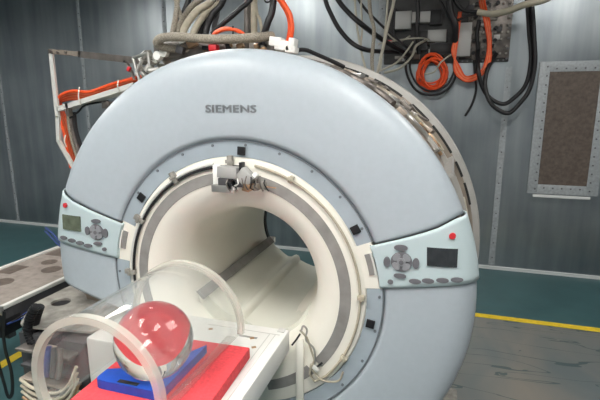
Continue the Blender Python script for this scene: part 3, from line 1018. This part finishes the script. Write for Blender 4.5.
yb = YT - .12
cable('braided_hose', [(272, 36, YT - .02), (255, 37.5, yb), (232, 39, yb), (205, 39, yb), (180, 37, yb), (162, 38, yb), (157, 43, yb + .01), (164, 47, yb + .04), (185, 50, yb + .08), (206, 53, yb + .12)], .0215, 'hose',
      'thick braided grey-brown hose looping sideways over the top of the scanner', 'hose')
# bundle of hoses rising to the ceiling
zz = -60
for i, (p, r, m, lab) in enumerate((
        ([(182, 50, 2.30), (184, 30, 2.32), (196, 12, 2.38), (214, -4, 2.45), (230, -60, 2.5)], .020, 'hoseb', 'front beige hose rising to the ceiling behind the braided loop'),
        ([(192, 50, 2.34), (194, 32, 2.36), (205, 14, 2.42), (224, -4, 2.5), (240, -60, 2.55)], .019, 'hoseb', 'beige hose beside the black cables rising to the ceiling'),
        ([(176, 50, 2.36), (178, 30, 2.38), (190, 8, 2.45), (208, -10, 2.5), (222, -60, 2.6)], .016, 'hose', 'brown braided hose at the left of the rising beige hoses'),
        ([(172, 36, 2.3), (176, 15, 2.32), (177, 0, 2.36), (176, -60, 2.4)], .015, 'hose', 'straight braided hose rising at the left end of the scanner top'),
        ([(184, 40, 2.4), (182, 20, 2.42), (176, 0, 2.45), (165, -60, 2.5)], .013, 'hose', 'thin braided hose leaning left as it rises from the scanner top'),
        ([(176, 52, 2.42), (174, 40, 2.42), (178, 25, 2.45), (190, -5, 2.5), (196, -60, 2.5)], .016, 'black', 'black hose behind the beige hoses at the scanner top'),
        ([(206, 50, 2.36), (206, 32, 2.38), (212, 15, 2.42), (224, -2, 2.45), (236, -60, 2.5)], .017, 'black', 'black cable just right of the beige hose bundle'),
        ([(200, 48, 2.44), (200, 30, 2.46), (206, 14, 2.5), (216, -2, 2.52), (226, -60, 2.5)], .018, 'black', 'black cable behind the right-hand beige hose'),
        ([(216, 50, 2.42), (214, 28, 2.45), (218, 8, 2.5), (222, -60, 2.5)], .014, 'boxd', 'dark grey cable rising straight beside the black cables'),
        ([(212, 34, 2.24), (226, 21, 2.24), (240, 9, 2.26), (254, -6, 2.3), (280, -60, 2.3)], .013, 'black', 'black cable slanting up to the right from the red cap'),
        ([(264, 34, 2.2), (268, 22, 2.2), (273, 4, 2.22), (276, -60, 2.25)], .017, 'black', 'single black cable rising behind the end of the braided loop'),
        ([(247, 40, 2.38), (247, 20, 2.38), (247, 0, 2.38), (247, -60, 2.38)], .017, 'steeld', 'dark vertical pipe rising from the middle of the scanner top'),
        ([(254, 40, 2.36), (254, 20, 2.36), (254, 0, 2.36), (254, -60, 2.36)], .018, 'hoseb', 'beige-grey vertical pipe beside the dark one at the scanner top'),
        ([(251, 38, 2.44), (251, 20, 2.44), (251, -60, 2.44)], .016, 'black', 'black pipe between the two vertical pipes of the scanner top'),
        ([(263, 38, 2.36), (260, 20, 2.36), (256, 6, 2.36), (254, -60, 2.4)], .008, 'hoseb', 'thin grey hose leaning against the vertical pipes'),
        ([(290, 42, 2.2), (292, 28, 2.2), (290, 15, 2.2), (284, 4, 2.2), (276, -10, 2.2), (262, -60, 2.25)], .0115, 'orange', 'single orange cable curving up from the white connectors'),
        ([(287, 44, 2.22), (289.5, 28, 2.22), (287.5, 15, 2.22), (281, 3, 2.22), (273, -10, 2.22), (258, -60, 2.25)], .0085, 'orange', 'thinner orange cable close behind the one rising from the white connectors'))):
    cable('black_cable' if m == 'black' else 'orange_cable' if m == 'orange' else 'riser_hose', p, r, m, lab, 'cable' if m in ('black', 'orange') else 'hose')
for i in range(4):
    cable('orange_cable', [(212, 37, yb + .03 + i * .02), (216, 33 - i * .4, yb + .05 + i * .02), (226, 29.5 - i * .5, yb + .06 + i * .02), (238, 30.5 + i * .3, yb + .06), (246, 36, yb + .05 + i * .01)], .008, 'orange',
          'orange cable arching just above the braided hose loop', 'cable', 'orange cables arched over the braided loop')
cable('black_wire', [(233, 26, 2.15), (233, 38, 2.15)], .004, 'black', 'short black tie wire crossing the arched orange cables', 'wire')
cable('black_wire', [(263, -3, 2.2), (266, 2, 2.2), (270, 1, 2.2), (271, -5, 2.2)], .004, 'black', 'small curl of black wire hanging at the top edge above the scanner', 'wire')

# ------------------------------------------------------------------ wall electronics, upper right
YW = Y1
def wbox(nm, x0, y0, x1, y1, d, m, par, front=0.0):
    a, b = at(x0, y0, YW - front - d), at(x1, y1, YW - front - d)
    return obj(nm, lim(a.x, b.x, YW - front - d, YW - front, b.z, a.z, .003), m, par)
WP = thing('penetration_panel', (-.05, YW, 2.25), 'dark metal penetration panel carrying electronics boxes high on the back wall', 'wall panel')
obj('backing_plate', lim(-.68, .60, YW - .03, YW, 2.27, 3.3, .003), 'backp', WP)
obj('connector_strip', lim(.18, .60, YW - .045, YW - .03, 2.31, 3.0, .003), 'steeld', WP)
for i in range(7):
    for j in range(9):
        if (i * 7 + j * 5) % 4:
            bm = bmesh.new()
            p = Vector((.22 + i * .058, YW - .045, 2.35 + j * .07)); cyl(bm, p, p - Vector((0, .03, 0)), .012, 8)
            obj('coaxial_socket', bm, 'bracket', WP)
for i in range(3):
    for j in range(5):
        bm = bmesh.new()
        p = Vector((.25 + i * .10, YW - .045, 2.36 + j * .12)); cyl(bm, p, p - Vector((0, .05, 0)), .019, 10)
        obj('dark_socket', bm, 'black', WP)
bm = bmesh.new()
for i in range(8):
    p = Vector((.58, YW - .045, 2.3 + i * .1)); cyl(bm, p, p - Vector((0, .01, 0)), .012, 8)
for i in range(9):
    p = Vector((.15 + i * .05, YW - .03, 2.285)); cyl(bm, p, p - Vector((0, .01, 0)), .01, 8)
obj('rivets', bm, 'riv', WP)
FR = .031
for i in range(22):
    px, py = rnd.uniform(470, 500), rnd.uniform(4, 60)
    obj('small_module', bx(at(px, py, YW - .06), (rnd.uniform(.03, .08), .03, rnd.uniform(.02, .07)), .003), rnd.choice(['boxd', 'steeld', 'bracket', 'black', 'pale']), WP)
for x0, y0, x1, y1, d, m, nm, lab, cat in (
        (395.5, 11.5, 411, 28.5, .10, 'pale', 'junction_box', 'square light grey box at the left of the wall electronics', 'box'),
        (412, 12, 430, 22, .09, 'pale', 'junction_box', 'small pale box beside the square light grey box', 'box'),
        (430, 9, 442, 24, .08, 'boxd', 'relay_box', 'black relay box right of the small pale box', 'box'),
        (428, 30, 446, 41, .09, 'pale', 'power_module', 'grey power module in the middle of the wall electronics', 'box'),
        (415, 30, 427, 50, .06, 'boxd', 'relay_box', 'dark connector module below the small pale box', 'box'),
        (430, 43, 452, 54, .06, 'boxd', 'relay_box', 'dark module under the grey power module', 'box'),
        (387, 8, 394, 40, .05, 'boxd', 'terminal_strip', 'narrow dark terminal strip at the left edge of the wall electronics', 'box'),
        (455, 23, 470, 56, .12, 'pale', 'cover_box', 'tall light grey box behind the orange cable loop', 'box')):
    b_ = at((x0 + x1) / 2, y1, YW - FR - d)
    t_ = thing(nm, (b_.x, YW - FR, b_.z), lab, cat)
    wbox('case', x0, y0, x1, y1, d, m, t_, FR)
    a, b = at(x0 + 1.2, y0 + 1.2, YW - FR - d), at(x1 - 1.2, y1 - 1.2, YW - FR - d)
    obj('lid', lim(a.x, b.x, YW - FR - d - .004, YW - FR - d, b.z, a.z, .001), 'pale' if m == 'pale' else 'blackp', t_)
ms = thing('cable_manifold', (-.3, YW - FR, 2.3), 'jumble of small connectors and clamps mounted below the boxes on the wall', 'connectors')
for i in range(34):
    px, py = rnd.uniform(388, 458), rnd.uniform(34, 60)
    obj('small_connector', bx(at(px, py, YW - .055), (rnd.uniform(.03, .12), .048, rnd.uniform(.02, .07)), .003), rnd.choice(['boxd', 'steeld', 'bracket', 'pale', 'boxd', 'red', 'steel', 'brown']), ms)

# coiled orange cable
oc = bmesh.new()
c0 = at(432, 73, YW - .10)
pts = []
for i in range(9 * 22):
    a = 2 * PI * i / 22
    rr_ = .135 + .028 * math.sin(i * .37) + .018 * math.sin(i * .11)
    pts.append(c0 + Vector((rr_ * .93 * math.cos(a), -.012 * math.sin(i * .23) - .0003 * i, rr_ * 1.12 * math.sin(a))))
tube(oc, pts, .0105, 8, raw=True)
tag(obj('orange_coil', oc, 'orange'), 'coil of orange cable hanging under the wall electronics', 'cable coil')
YL = YW - .22
for i in range(5):
    o_ = (i - 2) * 1.15
    cable('orange_cable', [(479 + o_, -40, YL - .02 * i), (482 + o_, 0, YL - .02 * i), (487 + o_, 22, YL), (489.5 + o_ * .6, 45, YL), (487 + o_, 64, YL), (479, 75 + o_, YL), (466, 79 + o_, YL), (457 - o_, 69 + o_, YL), (454 + o_ * .8, 52, YL), (457 + o_ * .5, 35, YL + .04), (460 + o_ * .4, 12, YL + .06)], .0105, ('orange', 'orange2')[i % 2],
          'orange cable in the loop hanging right of the coil', 'cable', 'orange cables hanging in a loop on the wall')
YB = YW - .30
for p, r, lab in (
        ([(524, -30, YB), (527.5, 4, YB), (529, 30, YB), (531, 60, YB), (526, 84, YB), (514, 98, YB), (503, 104, YB), (490, 98, YB), (482, 86, YB), (478, 68, YB), (478, 48, YW - .1)], .021, 'inner black cable of the pair looping down right of the electronics'),
        ([(528, -30, YB - .05), (532, 4, YB - .05), (534, 35, YB - .05), (535, 64, YB - .05), (530, 88, YB - .05), (521, 102, YB - .05), (509, 113, YB - .05), (497, 109, YB - .05), (489, 100, YB - .05), (485, 84, YB), (488, 68, YB + .05), (496, 54, YW - .1)], .021, 'outer black cable of the pair looping down right of the electronics'),
        ([(408, 50, YW - .15), (406, 70, YW - .15), (414, 88, YW - .15), (428, 95, YW - .15), (444, 92, YW - .15), (454, 80, YW - .15), (457, 64, YW - .15), (457, 45, YW - .1)], .013, 'black cable looping round the outside of the orange coil'),
        ([(413, 52, YW - .18), (410, 68, YW - .18), (417, 84, YW - .18), (430, 91, YW - .18), (446, 86, YW - .18), (455, 70, YW - .16)], .011, 'thinner black cable hugging the orange coil'),
        ([(417, -30, YW - .2), (418, 10, YW - .2), (417, 35, YW - .2), (419, 54, YW - .15)], .022, 'black cable dropping straight past the pale boxes'),
        ([(448, -30, YW - .25), (450, 8, YW - .25), (455, 25, YW - .25), (455, 42, YW - .18)], .034, 'thick black cable dropping beside the tall light grey box'),
        ([(446, -20, YW - .25), (460, 8, YW - .22), (480, 12, YW - .22), (492, 15, YW - .18)], .018, 'black cable crossing above the tall light grey box'),
        ([(474, 60, YW - .15), (475, 74, YW - .15), (476, 90, YW - .15), (472, 104, YW - .15), (465, 116, YW - .15)], .012, 'thin black cable with a free end dangling below the panel'),
        ([(440, 0, YW - .2), (452, 20, YW - .22), (470, 15, YW - .22), (486, 14, YW - .2)], .014, 'slack black cable between the boxes and connector strip'),
        ([(479, 20, YW - .15), (477, 35, YW - .16), (478, 50, YW - .15)], .020, 'short black cable over the connector strip')):
    cable('black_cable', p, r, 'black', lab)
YC = 4.4
for p, r, m, lab in (
        ([(318, -40, YC), (325, -2, YC), (331, 14, YC), (340, 30, YC), (352, 43, YC), (365, 49.5, YC), (380, 51.5, YC + .4), (398, 52.5, YW - .1)], .021, 'black', 'lower black cable swooping from the ceiling to the wall electronics'),
        ([(325, -30, YC), (337, -2, YC), (350, 14, YC), (365, 27, YC), (380, 38, YC + .4), (396, 48, YC + .7), (410, 56, YW - .1)], .023, 'black', 'upper black cable swooping from the ceiling to the wall electronics'),
        ([(345, -30, YC), (360, 2, YC), (378, 22, YC + .3), (398, 40, YC + .6), (408, 48, YW - .1)], .012, 'boxd', 'thin dark cable above the two swooping black cables'),
        ([(355, -40, YC), (355, 0, YC), (357, 25, YC), (361, 50, YC), (368, 78, YC), (372, 100, YC)], .010, 'wire', 'long beige wire hanging down toward the scanner edge'),
        ([(361, -40, YC), (361, 0, YC), (362, 30, YC), (361, 48, YC), (366, 72, YC)], .009, 'wire', 'second beige wire hanging beside the long one'),
        ([(368, -40, YC), (370, 10, YC), (374, 30, YC), (372, 60, YC), (374, 85, YC)], .017, 'hose', 'brown conduit hanging between the beige wires and the wall seam'),
        ([(399, -40, YC), (394, 0, YC), (388, 25, YC), (383, 48, YC), (377, 75, YC), (372, 95, YC)], .014, 'wire', 'beige cable slanting down left across the wall seam'),
        ([(390, -40, YC), (387, 10, YC), (384, 40, YC), (380, 70, YC)], .009, 'wire', 'thin beige wire close to the slanting beige cable'),
        ([(377, 20, 5.1), (390, 36, 5.1), (400, 41, 5.1), (410, 36, 5.2)], .008, 'wire', 'thin beige wire sagging toward the square grey box'),
        ([(378, 44, 5.1), (400, 40, 5.1), (420, 38, 5.1), (430, 40, 5.3)], .008, 'wire', 'thin beige wire running level under the pale boxes'),
        ([(384, 73, 5.1), (400, 68, 5.1), (412, 56, 5.1), (416, 46, 5.1), (426, 40, 5.3)], .013, 'wire', 'beige cable bending up toward the grey power module'),
        ([(380, 71, 5.0), (396, 63, 5.0), (406, 52, 5.0), (413, 42, 5.1)], .010, 'wire', 'beige cable bending up left of the dark connector module'),
        ([(424, 74, 5.1), (434, 72, 5.1), (441, 62, 5.1), (452, 54, 5.2)], .008, 'wire', 'thin beige wire crossing the orange coil'),
        ([(478, 12, 5.05), (492, 14, 5.0), (508, 11, 4.9), (524, 5, 4.8), (548, -2, 4.7), (570, -20, 4.7)], .030, 'tan', 'thick beige conduit curving away at the top right')):
    cable('black_cable' if m == 'black' else 'conduit' if r > .016 else 'beige_wire' if m == 'wire' else 'dark_cable', p, r, m, lab)
cable('blue_cable', [(46, 228, 2.6), (53, 234, 2.5), (60, 242, 2.4), (66, 246, 2.3)], .008, 'blued', 'short blue cable poking out left of the scanner cover', 'cable')
cable('blue_cable', [(45, 231, 2.55), (52, 238, 2.5), (60, 246, 2.4), (70, 249, 2.3)], .006, 'blued', 'second blue cable just below the one poking out left of the cover', 'cable')
obj('floor_plinth', lim(-1.5, .18, 1.95, 2.75, .0, .10, .01), 'bracket', G)
for x in (-1.3, -.35):
    obj('scanner_foot', lim(x - .15, x + .15, 2.0, 2.65, .095, .28), 'steeld', G)

# ------------------------------------------------------------------ lamps in the ceiling
def troffer(x, y, w, d, e, label, col=(1, .97, .92)):
    t = thing('ceiling_light', (x, y, HT), label, 'ceiling light', 'ceiling light panels')
    bm = bmesh.new()
    for a in ((x - w / 2 - .03, x - w / 2, y - d / 2 - .03, y + d / 2 + .03), (x + w / 2, x + w / 2 + .03, y - d / 2 - .03, y + d / 2 + .03),
              (x - w / 2, x + w / 2, y - d / 2 - .03, y - d / 2), (x - w / 2, x + w / 2, y + d / 2, y + d / 2 + .03)):
        box(bm, ((a[0] + a[1]) / 2, (a[2] + a[3]) / 2, HT - .02), (a[1] - a[0], a[3] - a[2], .04))
    obj('frame', bm, 'base', t)
    obj('diffuser', lim(x - w / 2, x + w / 2, y - d / 2, y + d / 2, HT - .02, HT - .001), mat('diffuser', (.8, .8, .8), .5, emit=col, estr=e), t)


E0 = 30
troffer(-1.9, .3, .6, 1.2, E0, 'ceiling panel light above the patient table, left one')
troffer(.3, .3, .6, 1.2, E0, 'ceiling panel light above the patient table, right one')
troffer(-.8, -1.4, 1.2, .6, E0, 'ceiling panel light behind the viewpoint')
troffer(-2.2, 3.5, .6, 1.2, E0 * .55, 'ceiling panel light behind the scanner, left one')
troffer(1.4, 3.3, .6, 1.2, E0 * .6, 'ceiling panel light behind the scanner, right one')

troffer(-5.2, 2.2, .6, 1.2, E0 * 1.2, 'added ceiling panel light brightening the left part of the back wall')  # unseen lamp, added to lift the dark left end of the wall
for o in del_w:
    if '_w' in o: del o['_w']
if '_w' in TR: del TR['_w']

# ------------------------------------------------------------------ world and view
w = bpy.data.worlds.new('world')
S.world = w
w.use_nodes = True
w.node_tree.nodes['Background'].inputs[0].default_value = (.8, .9, 1, 1)
w.node_tree.nodes['Background'].inputs[1].default_value = .05
S.view_settings.view_transform = 'Standard'
S.view_settings.look = 'None'
S.view_settings.gamma = 1
S.view_settings.exposure = 0.0
S.view_settings.use_curve_mapping = False
S.cycles.use_denoising = True
S.cycles.max_bounces = 10
S.cycles.transparent_max_bounces = 16
S.cycles.transmission_bounces = 10
S.cycles.caustics_refractive = True
S.cycles.sample_clamp_indirect = 6
